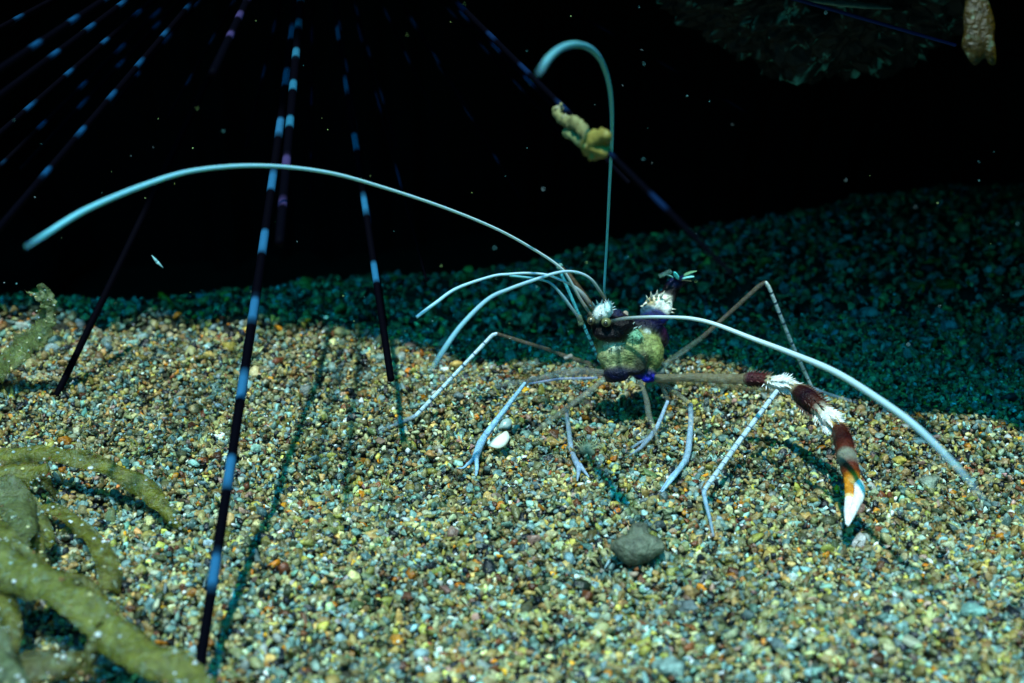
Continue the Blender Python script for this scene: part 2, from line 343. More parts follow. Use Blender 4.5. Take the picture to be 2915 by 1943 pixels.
# tail fan
for k, (tx, ty, c, wd) in enumerate([(1983, 771, (.15, .35, .20), 7), (1975, 787, (.25, .75, .72), 9), (1925, 778, (.12, .80, .82), 12), (1898, 784, (.2, .5, .45), 4), (1968, 800, (.05, .06, .03), 8)]):
    a = at_y(1925, 800, 2.1); b = at_y(tx, ty, 1.9); cc = c
    body.tube([(*(a+(b-a)*t+np.array([0, 0, .05*math.sin(3.14*t)])), wd*PX*1.1*math.sin(.35+2.5*t)) for t in np.linspace(0, 1, 12)], lambda l, L, cc=cc: (*(NAVY if l < .45*L else cc), 1), flat=.35, n=8)
for k in range(9):
    a = at_y(1880+k*4, 788-k*1.6, 1.9); body.cone(a, at_y(1874+k*4, 780-k*1.9, 1.8), .02, (.4, .8, .75, 1), 5)

LB = (.60, .84, 1.0); TR = (.24, .23, .17); TRD = (.15, .12, .09)
def rings(c, per=.33, wd=.045, a=.95, tail=None):
    def f(l, L):
        if l % per < wd and l > .1: return (.02, .08, .12, a)
        return (*c, a)
    return f
def leg(P, segs):                       # P: ((px, py, Y or 'g', radius px), ...); segs: colour function per run of points
    Q = []
    for px, py, Y, r in P:
        q = ground(px, py, .05 if Y == 'g' else Y[1]) if (Y == 'g' or isinstance(Y, tuple)) else at_y(px, py, Y)
        k = (q[1]-CAM[1])/ray(px, py)[1]/FPX; Q.append((*q, r*k))
    for i0, i1, f in segs:
        body.tube(poly(Q[i0:i1+1], step=.03), (lambda l, L, f=f: (lambda c: (*c[:3], c[3]*.70 if c[3] < .78 else c[3]))(f(l, L))), n=10, tip=False)
cl = lambda c, a: (lambda l, L: (*c, a))
fade = lambda c, a0, a1: (lambda l, L: (*c, a0+(a1-a0)*l/L))
# far-left leg with the high knee
leg([(1722, 1047, .4, 6), (1618, 1016, .6, 6.5), (1560, 994, .7, 5.5), (1415, 949, .9, 5), (1402, 953, .85, 5.6), (1183, 1184, ('g', .16), 6.2), (1138, 1202, ('g', .08), 5.5), (1075, 1232, 'g', 5)],
    [(0, 3, cl(TRD, .62)), (3, 5, rings(LB, .37)), (5, 7, fade((.30, .45, .55), .85, .15))])
leg([(1628, 1012, .6, 7), (1606, 1020, .6, 7)], [(0, 1, cl((.4, .4, .36), .8))])
# near-left double legs
leg([(1730, 1062, .1, 10), (1660, 1056, .0, 12.5), (1590, 1064, -.2, 12), (1499, 1086, -.5, 8)], [(0, 3, cl((.20, .21, .20), .6))])
leg([(1700, 1075, -.05, 4), (1590, 1078, -.3, 4), (1505, 1092, -.6, 3)], [(0, 2, cl((.35, .42, .62), .75))])
leg([(1499, 1086, -.4, 8), (1450, 1092, -.5, 8.5), (1416, 1096, -.6, 4)], [(0, 2, cl((.17, .19, .17), .55))])
leg([(1495, 1089, -.5, 5), (1383, 1237, -1.2, 10)], [(0, 1, fade((.34, .62, .84), .85, .92))])
leg([(1383, 1237, -1.2, 9), (1368, 1262, -1.3, 12), (1352, 1305, ('g', .2), 10.5)], [(0, 2, cl((.32, .60, .84), .88))])
leg([(1353, 1300, ('g', .2), 5.5), (1333, 1320, ('g', .12), 5), (1318, 1333, 'g', 3), (1300, 1331, 'g', 1)], [(0, 3, cl((.35, .62, .85), .9))])
leg([(1356, 1300, ('g', .2), 7), (1358, 1330, ('g', .12), 6), (1355, 1354, 'g', 3)], [(0, 2, cl((.35, .62, .85), .9))])
# long faint leg to the lower left and the forked one beneath it
leg([(1722, 1078, 0., 8), (1655, 1130, -.4, 8.5), (1600, 1172, -.9, 8.5), (1530, 1222, -1.6, 6), (1464, 1280, 'g', 4)], [(0, 2, cl((.26, .27, .22), .6)), (2, 4, fade((.26, .26, .18), .5, .25))])
leg([(1612, 1165, -.8, 5.5), (1618, 1215, -1.1, 7), (1627, 1286, -1.6, 8)], [(0, 2, fade((.32, .45, .55), .5, .85))])
leg([(1627, 1286, -1.6, 7), (1640, 1315, ('g', .15), 9), (1648, 1330, ('g', .10), 8), (1646, 1352, 'g', 5), (1643, 1368, 'g', 2)], [(0, 4, cl((.34, .48, .64), .82))])
leg([(1650, 1322, ('g', .12), 7), (1664, 1342, ('g', .08), 5), (1677, 1358, 'g', 2)], [(0, 2, cl((.34, .48, .64), .82))])
# middle legs
leg([(1822, 1082, .0, 7), (1836, 1120, -.2, 7), (1843, 1150, -.4, 9), (1846, 1180, -.6, 9), (1862, 1218, -1, 6), (1878, 1276, 'g', 4)], [(0, 5, cl((.22, .24, .19), .5))])
leg([(1880, 1086, .1, 8), (1903, 1141, -.2, 6)], [(0, 1, cl((.24, .24, .18), .5))])
leg([(1901, 1141, -.2, 5), (1872, 1213, -.8, 6.5), (1850, 1245, -1.1, 7.5), (1822, 1276, ('g', .1), 5), (1791, 1296, 'g', 2)], [(0, 4, fade((.35, .50, .66), .85, .7))])
leg([(1850, 1245, -1.1, 4), (1815, 1262, ('g', .1), 4), (1798, 1278, 'g', 1.5)], [(0, 2, cl((.35, .50, .66), .7))])
leg([(1880, 1086, .1, 9), (1920, 1112, -.1, 8), (1966, 1151, -.5, 7)], [(0, 2, cl((.22, .24, .18), .5))])
leg([(1966, 1151, -.5, 7), (1967, 1200, -1., 8), (1960, 1280, -2., 9.5), (1950, 1316, -2.5, 10)], [(0, 3, fade((.32, .48, .62), .7, .92))])
leg([(1950, 1312, -2.5, 9), (1922, 1352, ('g', .2), 7), (1878, 1409, 'g', 2)], [(0, 2, cl((.38, .66, .86), .92))])
leg([(1948, 1318, -2.5, 6), (1910, 1355, ('g', .15), 5), (1880, 1398, 'g', 2)], [(0, 2, cl((.36, .62, .84), .9))])
# far-right leg with the high knee
leg([(1868, 1062, .5, 8), (1894, 1037, .7, 10), (2001, 958, 1.2, 7), (2060, 905, 1.4, 6), (2162, 812, 1.7, 6.5), (2178, 803, 1.75, 6), (2188, 815, 1.75, 5.6), (2250, 968, 1.9, 5.6), (2311, 1103, ('g', .2), 5), (2355, 1120, ('g', .1), 4.5), (2436, 1145, 'g', 4)],
    [(0, 2, cl((.10, .15, .12), .55)), (2, 5, cl((.13, .12, .09), .72)), (5, 8, rings((.62, .80, .80), .30)), (8, 10, fade((.4, .6, .75), .6, .35))])
leg([(1880, 1045, .6, 4), (1960, 995, .9, 4)], [(0, 1, cl((.14, .2, .18), .5))])
# leg behind the head reaching up to a knee beside the left antenna
leg([(1692, 880, .6, 8), (1660, 835, .8, 8), (1620, 780, 1.0, 6), (1592, 757, 1.1, 7), (1600, 785, 1.1, 5), (1650, 900, 1.1, 5), (1692, 995, 1.1, 5), (1712, 1040, 1.1, 5)],
    [(0, 3, cl((.16, .10, .06), .5)), (3, 5, cl((.10, .62, .72), .85)), (5, 7, rings((.10, .58, .70), .16))])
leg([(1598, 752, 1.1, 7), (1590, 765, 1.1, 8)], [(0, 1, cl((.12, .30, .28), .9))])
leg([(1648, 898, 1.05, 8), (1655, 925, 1.0, 9)], [(0, 1, cl((.12, .20, .13), .9))])
# leg under the claw arm, with ringed shin
leg([(1870, 1083, .1, 8), (1990, 1092, -.3, 8), (2100, 1103, -1.0, 9), (2190, 1112, -1.5, 8), (2212, 1112, -1.7, 7)], [(0, 4, cl((.24, .20, .09), .55))])
leg([(2212, 1112, -1.7, 7), (2100, 1262, -2.8, 8), (2004, 1396, ('g', .45), 7), (2005, 1415, ('g', .4), 6.5), (2022, 1480, ('g', .15), 5), (2031, 1526, 'g', 3)],
    [(0, 2, rings((.55, .72, .84), .30, .03)), (2, 5, fade((.34, .55, .72), .85, .6))])
# claw arm: one tapering, banded, thorny limb
CL = [(1866, 1076, .0, 10), (1960, 1074, -.3, 11.5), (2060, 1077, -.7, 13), (2118, 1079, -1.0, 14), (2135, 1078, -1.1, 17), (2183, 1082, -1.3, 17), (2192, 1086, -1.4, 13), (2215, 1092, -1.5, 17), (2238, 1092, -1.6, 17), (2254, 1100, -1.7, 12),
      (2275, 1115, -1.9, 21), (2300, 1136, -2.2, 26), (2328, 1160, -2.5, 24), (2343, 1178, -2.7, 17), (2362, 1194, -2.9, 23), (2378, 1210, -3.1, 16), (2390, 1225, -3.3, 20), (2402, 1262, -3.8, 25), (2410, 1300, -4.3, 24), (2420, 1335, -4.7, 24), (2426, 1365, -5.0, 20), (2428, 1380, -5.1, 15)]
CC = [(0, (.22, .20, .13), .6), (3, (.24, .20, .12), .65), (4, (.05, .012, .02), 1), (5, (.07, .012, .01), 1), (6, (.55, .5, .3), 1), (7, WHITE, 1), (8, WHITE, 1), (9, (.6, .5, .3), 1),
      (10, (.035, .007, .004), 1), (11, (.010, .002, .007), 1), (12, (.05, .010, .004), 1), (13, (.75, .72, .55), 1), (14, (.95, .97, .95), 1), (15, (.62, .40, .12), 1), (16, (.06, .012, .004), 1), (17, (.025, .004, .005), 1),
      (17.7, (.10, .02, .01), 1), (18, (.24, .25, .19), 1), (18.4, (.22, .22, .17), 1), (19, (.10, .02, .012), 1), (19.5, (.16, .03, .006), 1), (20, (.60, .20, .01), 1), (21, (.85, .60, .2), 1)]
pts = []
for px, py, Y, r in CL:
    q = at_y(px, py, Y); k = (q[1]-CAM[1])/ray(px, py)[1]/FPX; pts.append((*q, r*k*1.1))
fine = spline(pts, 10)
def ccol(t):
    xs = [c[0] for c in CC]; return tuple(np.interp(t, xs, [c[1][i] for c in CC]) for i in range(3)) + (float(np.interp(t, xs, [c[2] for c in CC])),)
cnt = [0]
arc = [0.0]
for a, b in zip(fine, fine[1:]): arc.append(arc[-1]+np.linalg.norm(b[:3]-a[:3]))
body.tube(fine, lambda l, L: ccol(np.interp(l, arc, np.arange(len(fine))/10)), n=18, wob=.12)
for i in range(38, 205, 2):             # thorns along both edges and the top, leaning towards the claw
    p = fine[i]; t = fine[i+1][:3]-fine[i-1][:3]; t /= np.linalg.norm(t); c = ccol(i/10)
    view = CAM-p[:3]; view /= np.linalg.norm(view); side = np.cross(t, view); side /= np.linalg.norm(side)
    bright = c[1] > .3
    if i > 186: continue
    for sgn in (1, -1, .3, -.35):
        if abs(sgn) < 1 and i % 4: continue
        if i > 160 and sgn > 0 and i % 4: continue
        nrm = side*sgn + view*(.15 if abs(sgn) == 1 else 1.0); nrm /= np.linalg.norm(nrm)
        ln = p[3]*random.uniform(.4, .7)*(1.35 if bright else 1)*(.55 if i > 160 else 1)
        kc = tuple(min(1, x*1.0+(0.0 if bright else .04)) for x in c[:3]) if not bright else (.95, .97, .92)
        if not bright: kc = (kc[0]+.05, kc[1]+.01, kc[2])
        body.cone(p[:3]+nrm*p[3]*.85, p[:3]+nrm*(p[3]*.9+ln)+t*ln*.9, p[3]*(.16 if not bright else .2), (*kc, 1), 6)
def fing(P, colr, flat=.8):
    Q = []
    for px, py, Y, r in P:
        q = at_y(px, py, Y); k = (q[1]-CAM[1])/ray(px, py)[1]/FPX; Q.append((*q, r*k*1.12))
    body.tube(spline(Q, 8), colr, n=12, flat=flat)
fing([(2436, 1362, -5.0, 11), (2446, 1384, -5.2, 14), (2446, 1410, -5.4, 14), (2434, 1440, -5.7, 12), (2423, 1468, -6.0, 9), (2413, 1496, -6.3, 3)], lambda l, L: (.97, 1, .98, 1) if l > .06*L else (.9, .5, .1, 1))
fing([(2416, 1362, -5.0, 13), (2417, 1390, -5.2, 12), (2418, 1415, -5.4, 12), (2415, 1445, -5.7, 11), (2412, 1468, -6.0, 8), (2410, 1492, -6.3, 3)], lambda l, L: (.62, .22, .01, 1) if l < .30*L else ((.85, .6, .25, 1) if l < .36*L else (.95, 1, .98, 1)))
b = body.build('body', M_body); under(b, shrimp)
for px, py, Y, r, c in [(1726, 917, -.15, 14, (.17, .17, .07)), (1683, 912, .0, 12, (.12, .11, .06))]:
    m = MB(); q = at_y(px, py, Y); k = PX; m.blob(q, (r*k, r*k, r*k*.95), (*c, 1), amp=.02, sub=3)
    m.blob(q+np.array([-.02, -r*k*.75, .0]), (r*k*.5,)*3, (.02, .02, .015, 1), amp=.02, sub=2)
    e = m.build('eye', M_eye); under(e, shrimp)
def antenna(P, colf, name='antenna', n=14):
    Q = []
    for px, py, Y, r in P:
        r *= .80
        q = at_y(px, py, Y); k = (q[1]-CAM[1])/ray(px, py)[1]/FPX; Q.append((*q, r*k))
    m = MB(); m.tube(spline(Q, n), colf, n=8, tip=False); return under(m.build(name, M_ant), shrimp)
CB = (.74, .98, 1.0)
def ac(c0, c1, a0=.98, a1=.9, base=.06, bcol=(.22, .17, .09), fadeend=.0):
    def f(l, L):
        t = l/L; c = [c0[i]+(c1[i]-c0[i])*t for i in range(3)]; a = a0+(a1-a0)*t
        if t < base: s = t/base; c = [bcol[i]+(c[i]-bcol[i])*s for i in range(3)]; a = .5+(a-.5)*s
        if fadeend and t > 1-fadeend: a *= max(.12, (1-t)/fadeend)
        return (*c, a)
    return f
# long left antenna
antenna([(1690, 905, .1, 7), (1655, 855, .1, 6), (1618, 790, .0, 5), (1596, 762, -.1, 5), (1540, 722, -.4, 5), (1425, 657, -1.2, 5), (1277, 595, -2.2, 5.2), (1091, 533, -3.4, 5.8), (930, 490, -4.4, 6.6), (744, 471, -5.6, 7.2), (558, 484, -6.8, 8), (409, 527, -7.8, 9), (248, 595, -8.8, 10), (140, 660, -9.4, 10.5), (72, 703, -9.8, 10.5)], ac(CB, (.18, .66, .80), base=.10, a1=.85, fadeend=.04))
# hooped antenna
antenna([(1722, 850, .1, 7), (1720, 820, .0, 4.5), (1727, 700, -.6, 4.5), (1736, 513, -2.0, 5.5), (1742, 380, -3.2, 6.5), (1738, 268, -4.4, 8), (1718, 187, -5.6, 9), (1687, 143, -6.6, 10.5), (1646, 126, -7.6, 11.5), (1602, 134, -8.6, 12.5), (1566, 161, -9.4, 13), (1532, 208, -10.2, 13)], ac((.14, .78, .98), (.16, .44, .50), base=.04, a1=.8, fadeend=.04, bcol=(.12, .3, .28)))
# right antenna
antenna([(1737, 915, -.1, 7), (1777, 906, -.3, 6.5), (1839, 902, -.6, 6), (1898, 902, -1.0, 6), (1966, 906, -1.5, 7), (2035, 922, -2.0, 7.5), (2139, 962, -2.8, 8.5), (2250, 1004, -3.8, 10), (2380, 1060, -5.0, 12), (2516, 1146, -6.6, 13), (2615, 1221, -7.8, 13.5), (2727, 1332, -9.2, 13.5), (2800, 1420, -10.2, 13)], ac((.78, .95, 1.0), (.40, .66, .74), base=.12, bcol=(.12, .14, .11), fadeend=.22, a1=.85))
# three antennules
antenna([(1722, 850, .0, 6), (1705, 824, -.1, 6), (1684, 796, -.2, 5.5), (1657, 779, -.3, 5), (1622, 772, -.5, 5), (1581, 777, -.8, 5.5), (1519, 797, -1.2, 6.5), (1450, 822, -1.8, 7), (1388, 852, -2.4, 8), (1314, 925, -3.2, 9), (1260, 1000, -3.9, 10), (1224, 1058, -4.4, 10)], ac((.58, .86, 1.0), (.16, .46, .56), base=.16, fadeend=.14, a1=.8), 'antennule')
antenna([(1690, 880, .1, 8), (1660, 838, .1, 8), (1629, 812, .1, 5), (1588, 793, .0, 4.5), (1553, 781, -.1, 4.5), (1500, 777, -.3, 4.5), (1450, 780, -.5, 5), (1400, 786, -.7, 5), (1301, 820, -1.3, 6), (1240, 862, -1.7, 6.5), (1186, 902, -2.1, 6.5)], ac((.58, .86, 1.0), (.40, .80, .98), base=.24, bcol=(.20, .11, .05)), 'antennule')
antenna([(1655, 915, .2, 6), (1629, 879, .2, 6), (1598, 838, .1, 6), (1566, 805, .0, 4.5), (1519, 792, -.1, 4.2), (1450, 784, -.2, 4)], ac((.32, .50, .62), (.15, .55, .65), base=.25, bcol=(.07, .08, .05)), 'antennule')

# ------------------------------------------------------------------ sea urchin: body above the frame, banded spines reaching forward
U = at_y(892, -397, 19.0)
urch = empty('sea_urchin', tuple(U)); tag(urch, 'black sea urchin with long spines banded in pale blue, under the dark overhang', 'sea urchin')
m = MB(); m.blob(U, (2.6, 2.6, 2.1), (.012, .010, .018, 1), amp=.05, sub=3); under(m.build('urchin_body', M_spine), urch)
def spine(tip, r=.11, per=2.1, blue=(.02, .14, .28), ph=0., duty=.30, start=None, rt=.55, dark=(.001, .001, .003), bend=0., pink=False):
    a = U if start is None else start; tip = np.asarray(tip, float); r *= .86; L = np.linalg.norm(tip-a); n = int(L/.16)
    side = np.cross(tip-a, [0, 0, 1.]); side /= np.linalg.norm(side)
    P = []
    for i in range(n+1):
        t = i/n; q = a+(tip-a)*t+side*bend*math.sin(math.pi*t)+np.array([0, 0, .15*bend*math.sin(2*t)]); P.append((*q, r*(1-(1-rt)*t)))
    def f(l, L):
        t = ((l+ph) % per)/per
        e = .05
        if l > L-1.3: return (*dark, 1)
        k = min(1, t/e)*min(1, max(0, (duty-t)/e)) if t < duty else 0
        bc = blue if not pink or l < L*pink else (.05, .035, .11)
        return (*[dark[i]+(bc[i]-dark[i])*k for i in range(3)], 1)
    m = MB(); m.tube(P, f, n=10); return under(m.build('spine', M_spine), urch)
spine(at_z(568, 1900, .55), r=.14, per=2.35, blue=(.02, .12, .25), rt=.75, ph=.4, duty=.36, bend=-.1)
spine(at_y(1113, 1080, -1.7), r=.125, per=2.5, rt=.75, pink=.9, ph=.2)
spine(at_y(795, 690, -6.5), r=.135, per=1.9, rt=.75, pink=.84, blue=(.02, .13, .22))
spine(at_y(605, 208, -6.0), r=.11, per=1.5, rt=.8, pink=.62, blue=(.012, .08, .14))
spine(at_y(2082, 778, -12.0), r=.11, per=2.3, rt=.45, blue=(.004, .015, .05), pink=False)  # band blue darkened to stand for dim light on a sunlit spine
spine(at_y(1790, 520, 1.0), r=.10, per=2.0, rt=.7, blue=(.012, .06, .16))
spine(at_y(1098, 925, 3.5), r=.09, per=3.2, rt=.7, blue=(.012, .06, .15), ph=1)
spine(at_y(1215, 800, 4.0), r=.07, per=3.0, rt=.6, blue=(.008, .03, .08), ph=.6)
spine(at_y(160, 1128, 1.5), r=.13, per=50, duty=0, rt=.8)
spine(at_y(2720, 128, 1.0), r=.09, per=60, duty=0, rt=.5, dark=(.02, .05, .22))
spine(at_y(2300, 420, 9.0), r=.07, per=2.4, rt=.5, blue=(.006, .015, .04))
spine(at_y(885, 560, 9.0), r=.08, per=2.4, rt=.5, blue=(.006, .01, .04))
for tx, ty, Y, ph in [(-60, 235, -8, .1), (-40, 300, -6, .7), (-60, 430, -2, 1.2), (-60, 715, -8, .3), (-60, 110, 2, .5), (30, 70, 4, .2), (-90, 560, 3, 1.5), (60, 480, 6, 0), (320, 300, 7, .8)]:
    spine(at_y(tx, ty, Y), r=.095, per=1.9, rt=.75, ph=ph, duty=.24, blue=(.006, .055, .14))  # upper-left bands: dim light put into a darker blue
for tx, ty, Y in [(1600, 380, 6), (1345, 330, 5), (1130, 420, 7), (1480, 560, 8), (1010, 330, 6), (1240, 330, 9), (700, 420, 8), (480, 330, 7)]:
    spine(at_y(tx, ty, Y), r=.08, per=2.0, rt=.6, ph=tx % 2.0, duty=.3, blue=(.006, .03, .07))
for k in range(46):                    # the rest of its crown of spines, up, back and aside
    a = random.uniform(-.3, math.pi+.3); e = random.uniform(-.3, .8)
    d = np.array([math.cos(a)*math.cos(e), abs(math.sin(a))*math.cos(e)+.1, math.sin(e)*.55])
    spine(U+d*random.uniform(6, 10), r=.10, per=1.7, ph=random.random(), rt=.4)

# scrap of weed caught on the right-hand spine
VF = np.array([0, cp, -sp]); m = MB(); zc = lambda x, y: (1200+x/2.24, y/2.24)
line = at_y(2082, 778, -12.0)
def on(x, y, off=.0):
    px, py = zc(x, y); t = (px-892)/(2082-892)-.015; dU = (U-CAM)@VF; dL = (line-CAM)@VF; t = t*dU/(dL+t*(dU-dL)); d = U+(line-U)*t; return at_y(px, py, d[1]-.55+off)
YG = (.22, .21, .08); YG2 = (.27, .22, .04)
def rope(pts, r, c):
    m.tube([(*p, rr*.8) for p, rr in zip(spline([on(*q) for q in pts], 8), np.interp(np.linspace(0, 1, (len(pts)-1)*8+1), np.linspace(0, 1, len(r)), r))], lambda l, L: (*c, 1), n=10, wob=.5)
rope([(865, 690), (880, 740), (930, 775), (975, 780), (1040, 840), (1080, 890)], [.13, .16, .13, .15, .13, .16], YG)
rope([(930, 840), (970, 860), (1010, 900), (1060, 920)], [.12, .13, .11, .13], (.26, .30, .12))
rope([(1060, 980), (1080, 920), (1120, 900), (1180, 860)], [.10, .22, .24, .13], YG2)
rope([(1080, 970), (1130, 950), (1170, 975)], [.14, .22, .10], YG2)
m.blob(on(1115, 935), (.20, .14, .20), (*YG2, 1), amp=.9, seed=4, sub=4)
for k in range(22):
    x, y = [(870, 700), (930, 775), (1000, 800), (1080, 890), (1120, 930), (990, 880)][k % 6]; r = random.uniform(.03, .085); m.blob(on(x+random.uniform(-35, 35), y+random.uniform(-35, 35), random.uniform(-.1, .1)), (r, r, r), (*random.choice([YG, YG2, (.10, .10, .05), (.30, .28, .16)]), 1), amp=.8, seed=k)
o = m.build('weed_scrap', M_scrap); tag(o, 'blurred yellow-green scrap of weed caught on the banded spine beside the hooped antenna', 'weed scrap')
m = MB(); m.blob(at_y(1513, 233, 9.0), (.10, .1, .12), (.4, .45, .3, 1)); tag(m.build('debris_speck', M_scrap), 'small pale crumb stuck to the banded spine where the hooped antenna ends', 'debris')

# ------------------------------------------------------------------ seaweed
def frond(P, parent=None, name='frond', c=(.20, .21, .035), c2=None, a=.93, jag=.14, thick=.045, twist=0.0, n=14):
    Q = []
    for px, py, up, wpx in P:
        q = ground(px, py, up); k = (q[1]-CAM[1])/ray(px, py)[1]/FPX; Q.append((*q, wpx*k/2))
    Q = spline(Q, n); m = MB(); V = []; K = []; F = []; nn = 15; c2 = c2 or c
    for i, p in enumerate(Q):
        t = Q[min(i+1, len(Q)-1)][:3]-Q[max(i-1, 0)][:3]; t /= np.linalg.norm(t)
        view = CAM-p[:3]; view /= np.linalg.norm(view); upv = view*.8+np.array([.2*math.sin(i*.21+P[0][0]), 0, .6])
        s = np.cross(t, upv); s /= np.linalg.norm(s); nrm = np.cross(s, t)
        g = i/(len(Q)-1)
        for side in (1, -1):
            for j in range(nn):
                u = -1+2*j/(nn-1); wd = p[3]*(1+jag*1.3*noise.noise(Vector((i*.33, math.copysign(7, u), P[0][1])))+jag*noise.noise(Vector((i*.9, math.copysign(3, u), 1))))
                if i == len(Q)-1 or i == 0: wd *= .55
                th = thick*(1-abs(u)**4)*.5+.008
                ripple = .06*math.sin(i*.35+u*2)*abs(u) + .10*(u*u) * math.sin(i*.15+1)
                V.append(p[:3]+s*u*wd+nrm*(side*th+ripple)); du = (1-u*u)*(.55+.6*noise.noise(Vector((i*.25+P[0][0], u*2, 4))))
                bc = [c[q]+(c2[q]-c[q])*g for q in range(3)]; K.append((*[max(0, bc[q]*.72+(.19, .25, .15)[q]*.20*max(0, du)) for q in range(3)], a*(.93 if abs(u) < .6 else .66)))
    W = 2*nn
    for i in range(len(Q)-1):
        for j in range(nn-1):
            F.append((i*W+j, i*W+j+1, (i+1)*W+j+1, (i+1)*W+j)); F.append((i*W+nn+j+1, i*W+nn+j, (i+1)*W+nn+j, (i+1)*W+nn+j+1))
        F.append((i*W+nn-1, i*W+2*nn-1, (i+1)*W+2*nn-1, (i+1)*W+nn-1)); F.append((i*W+nn, i*W, (i+1)*W, (i+1)*W+nn))
    for i in (0, len(Q)-1):
        for j in range(nn-1): F.append((i*W+j, i*W+nn+j, i*W+nn+j+1, i*W+j+1))
    m.add(V, F, K)
    for _ in range(int(len(Q)*.28)):      # sand grains and silt stuck to the blade
        i = random.randrange(2, len(Q)-2); j = random.randrange(nn); q = V[i*W+j]; r = random.uniform(.015, .05)*(1.5 if random.random() < .1 else 1)
        m.blob(q, (r, r, r*.7), (*random.choice([(.5, .6, .5), (.6, .55, .25), (.3, .45, .42), (.7, .75, .65), (.2, .1, .03)]), 1), amp=.5, seed=i, sub=1)
    o = m.build(name, M_weed)
    return under(o, parent) if parent else o
g = lambda x, y: (x/2.11, 1200+y/2.11)
OL = (.17, .165, .006); OD = (.09, .08, .003); OPALE = (.13, .155, .05)
q0 = ground(-40, 1500); weed = empty('seaweed', tuple(q0))
tag(weed, 'tangled clump of olive strap-like seaweed lying on the gravel in the bottom left corner', 'seaweed')
frond([(*g(-260, 240), .5, 60), (*g(-60, 215), .7, 62), (*g(200, 185), .9, 58), (*g(450, 225), .9, 52), (*g(700, 305), .8, 56), (*g(880, 400), .6, 62), (*g(970, 520), .4, 48), (*g(1040, 600), .2, 24), (*g(1125, 655), .08, 10)], weed, c=OL, c2=OL, jag=.1)
frond([(*g(-260, 330), .5, 80), (*g(-60, 330), .6, 85), (*g(150, 315), .6, 72), (*g(300, 285), .7, 40)], weed, c=OL, c2=OL)
frond([(*g(240, 520), .35, 26), (*g(380, 555), .4, 40), (*g(500, 640), .45, 52), (*g(600, 770), .4, 58), (*g(660, 900), .3, 66), (*g(665, 1010), .2, 58)], weed, c=OL, c2=(.14, .125, .008))
frond([(*g(-100, 420), .9, 110), (*g(60, 470), .9, 120), (*g(130, 590), .9, 80), (*g(100, 720), .8, 90), (*g(0, 900), .7, 80)], weed, c=OPALE, c2=OPALE, jag=.2)
frond([(*g(120, 420), .8, 40), (*g(200, 540), .7, 48), (*g(270, 640), .6, 40), (*g(300, 760), .4, 34)], weed, c=(.14, .17, .07), c2=OL)
frond([(*g(170, 660), .6, 40), (*g(220, 760), .5, 46), (*g(260, 880), .4, 40)], weed, c=OL, c2=OD)
frond([(*g(-200, 800), 1.3, 150), (*g(0, 870), 1.3, 130), (*g(240, 960), 1.3, 110), (*g(430, 1080), 1.3, 100), (*g(640, 1240), 1.2, 110), (*g(850, 1390), 1.1, 120), (*g(1080, 1500), 1.0, 100), (*g(1260, 1640), .9, 70)], weed, c=(.18, .20, .03), c2=OL, jag=.14, thick=.12)
frond([(*g(-150, 950), 1.0, 90), (*g(0, 1030), 1.0, 80), (*g(60, 1180), .9, 60), (*g(60, 1330), .8, 60), (*g(-60, 1500), .8, 70)], weed, c=OL, c2=OD, jag=.15)
frond([(*g(100, 1000), .8, 80), (*g(300, 960), .8, 90), (*g(480, 980), .7, 70), (*g(590, 1080), .5, 50), (*g(700, 1130), .4, 30)], weed, c=OD, c2=OL, jag=.15)
frond([(*g(60, 1560), .6, 90), (*g(260, 1470), .7, 100), (*g(470, 1430), .7, 70), (*g(600, 1330), .6, 40)], weed, c=OD, c2=OD, jag=.2)
frond([(*g(-150, 1250), 1.3, 110), (*g(-20, 1380), 1.3, 100), (*g(60, 1520), 1.2, 80), (*g(110, 1640), 1.2, 70)], weed, c=OPALE, c2=(.13, .17, .09), jag=.2)
frond([(*g(330, 960), 1.2, 44), (*g(480, 1010), 1.0, 40), (*g(600, 1120), .8, 34), (*g(700, 1200), .5, 20)], weed, c=OL, c2=OD)
frond([(*g(-60, 620), 1.2, 50), (*g(60, 700), 1.2, 44), (*g(180, 800), 1.1, 40), (*g(250, 960), 1.2, 34)], weed, c=OL, c2=OPALE)
frond([(*g(640, 1230), 1.2, 50), (*g(560, 1350), 1.0, 40), (*g(520, 1480), .7, 34), (*g(420, 1600), .4, 22)], weed, c=OD, c2=OD)
frond([(*g(200, 330), .8, 30), (*g(300, 400), .5, 24), (*g(340, 480), .2, 12)], weed, c=OD, c2=OD)
q1 = ground(-40, 1060); w2 = empty('seaweed', tuple(q1))
tag(w2, 'single curled seaweed blade with a ragged tip rising at the left edge above the clump', 'seaweed')
frond([(-110, 1085, .2, 84), (-40, 1062, .4, 90), (20, 1025, .9, 90), (75, 985, 1.3, 82), (118, 935, 1.8, 66), (136, 885, 2.2, 48), (136, 850, 2.5, 40), (118, 806, 2.9, 16)], w2, 'blade', c=(.15, .18, .02), c2=(.20, .26, .10), jag=.35, n=16)
frond([(122, 856, 2.45, 24), (100, 842, 2.5, 14), (76, 832, 2.55, 6)], w2, 'blade_lobe', c=(.15, .22, .1), jag=.6, n=5)

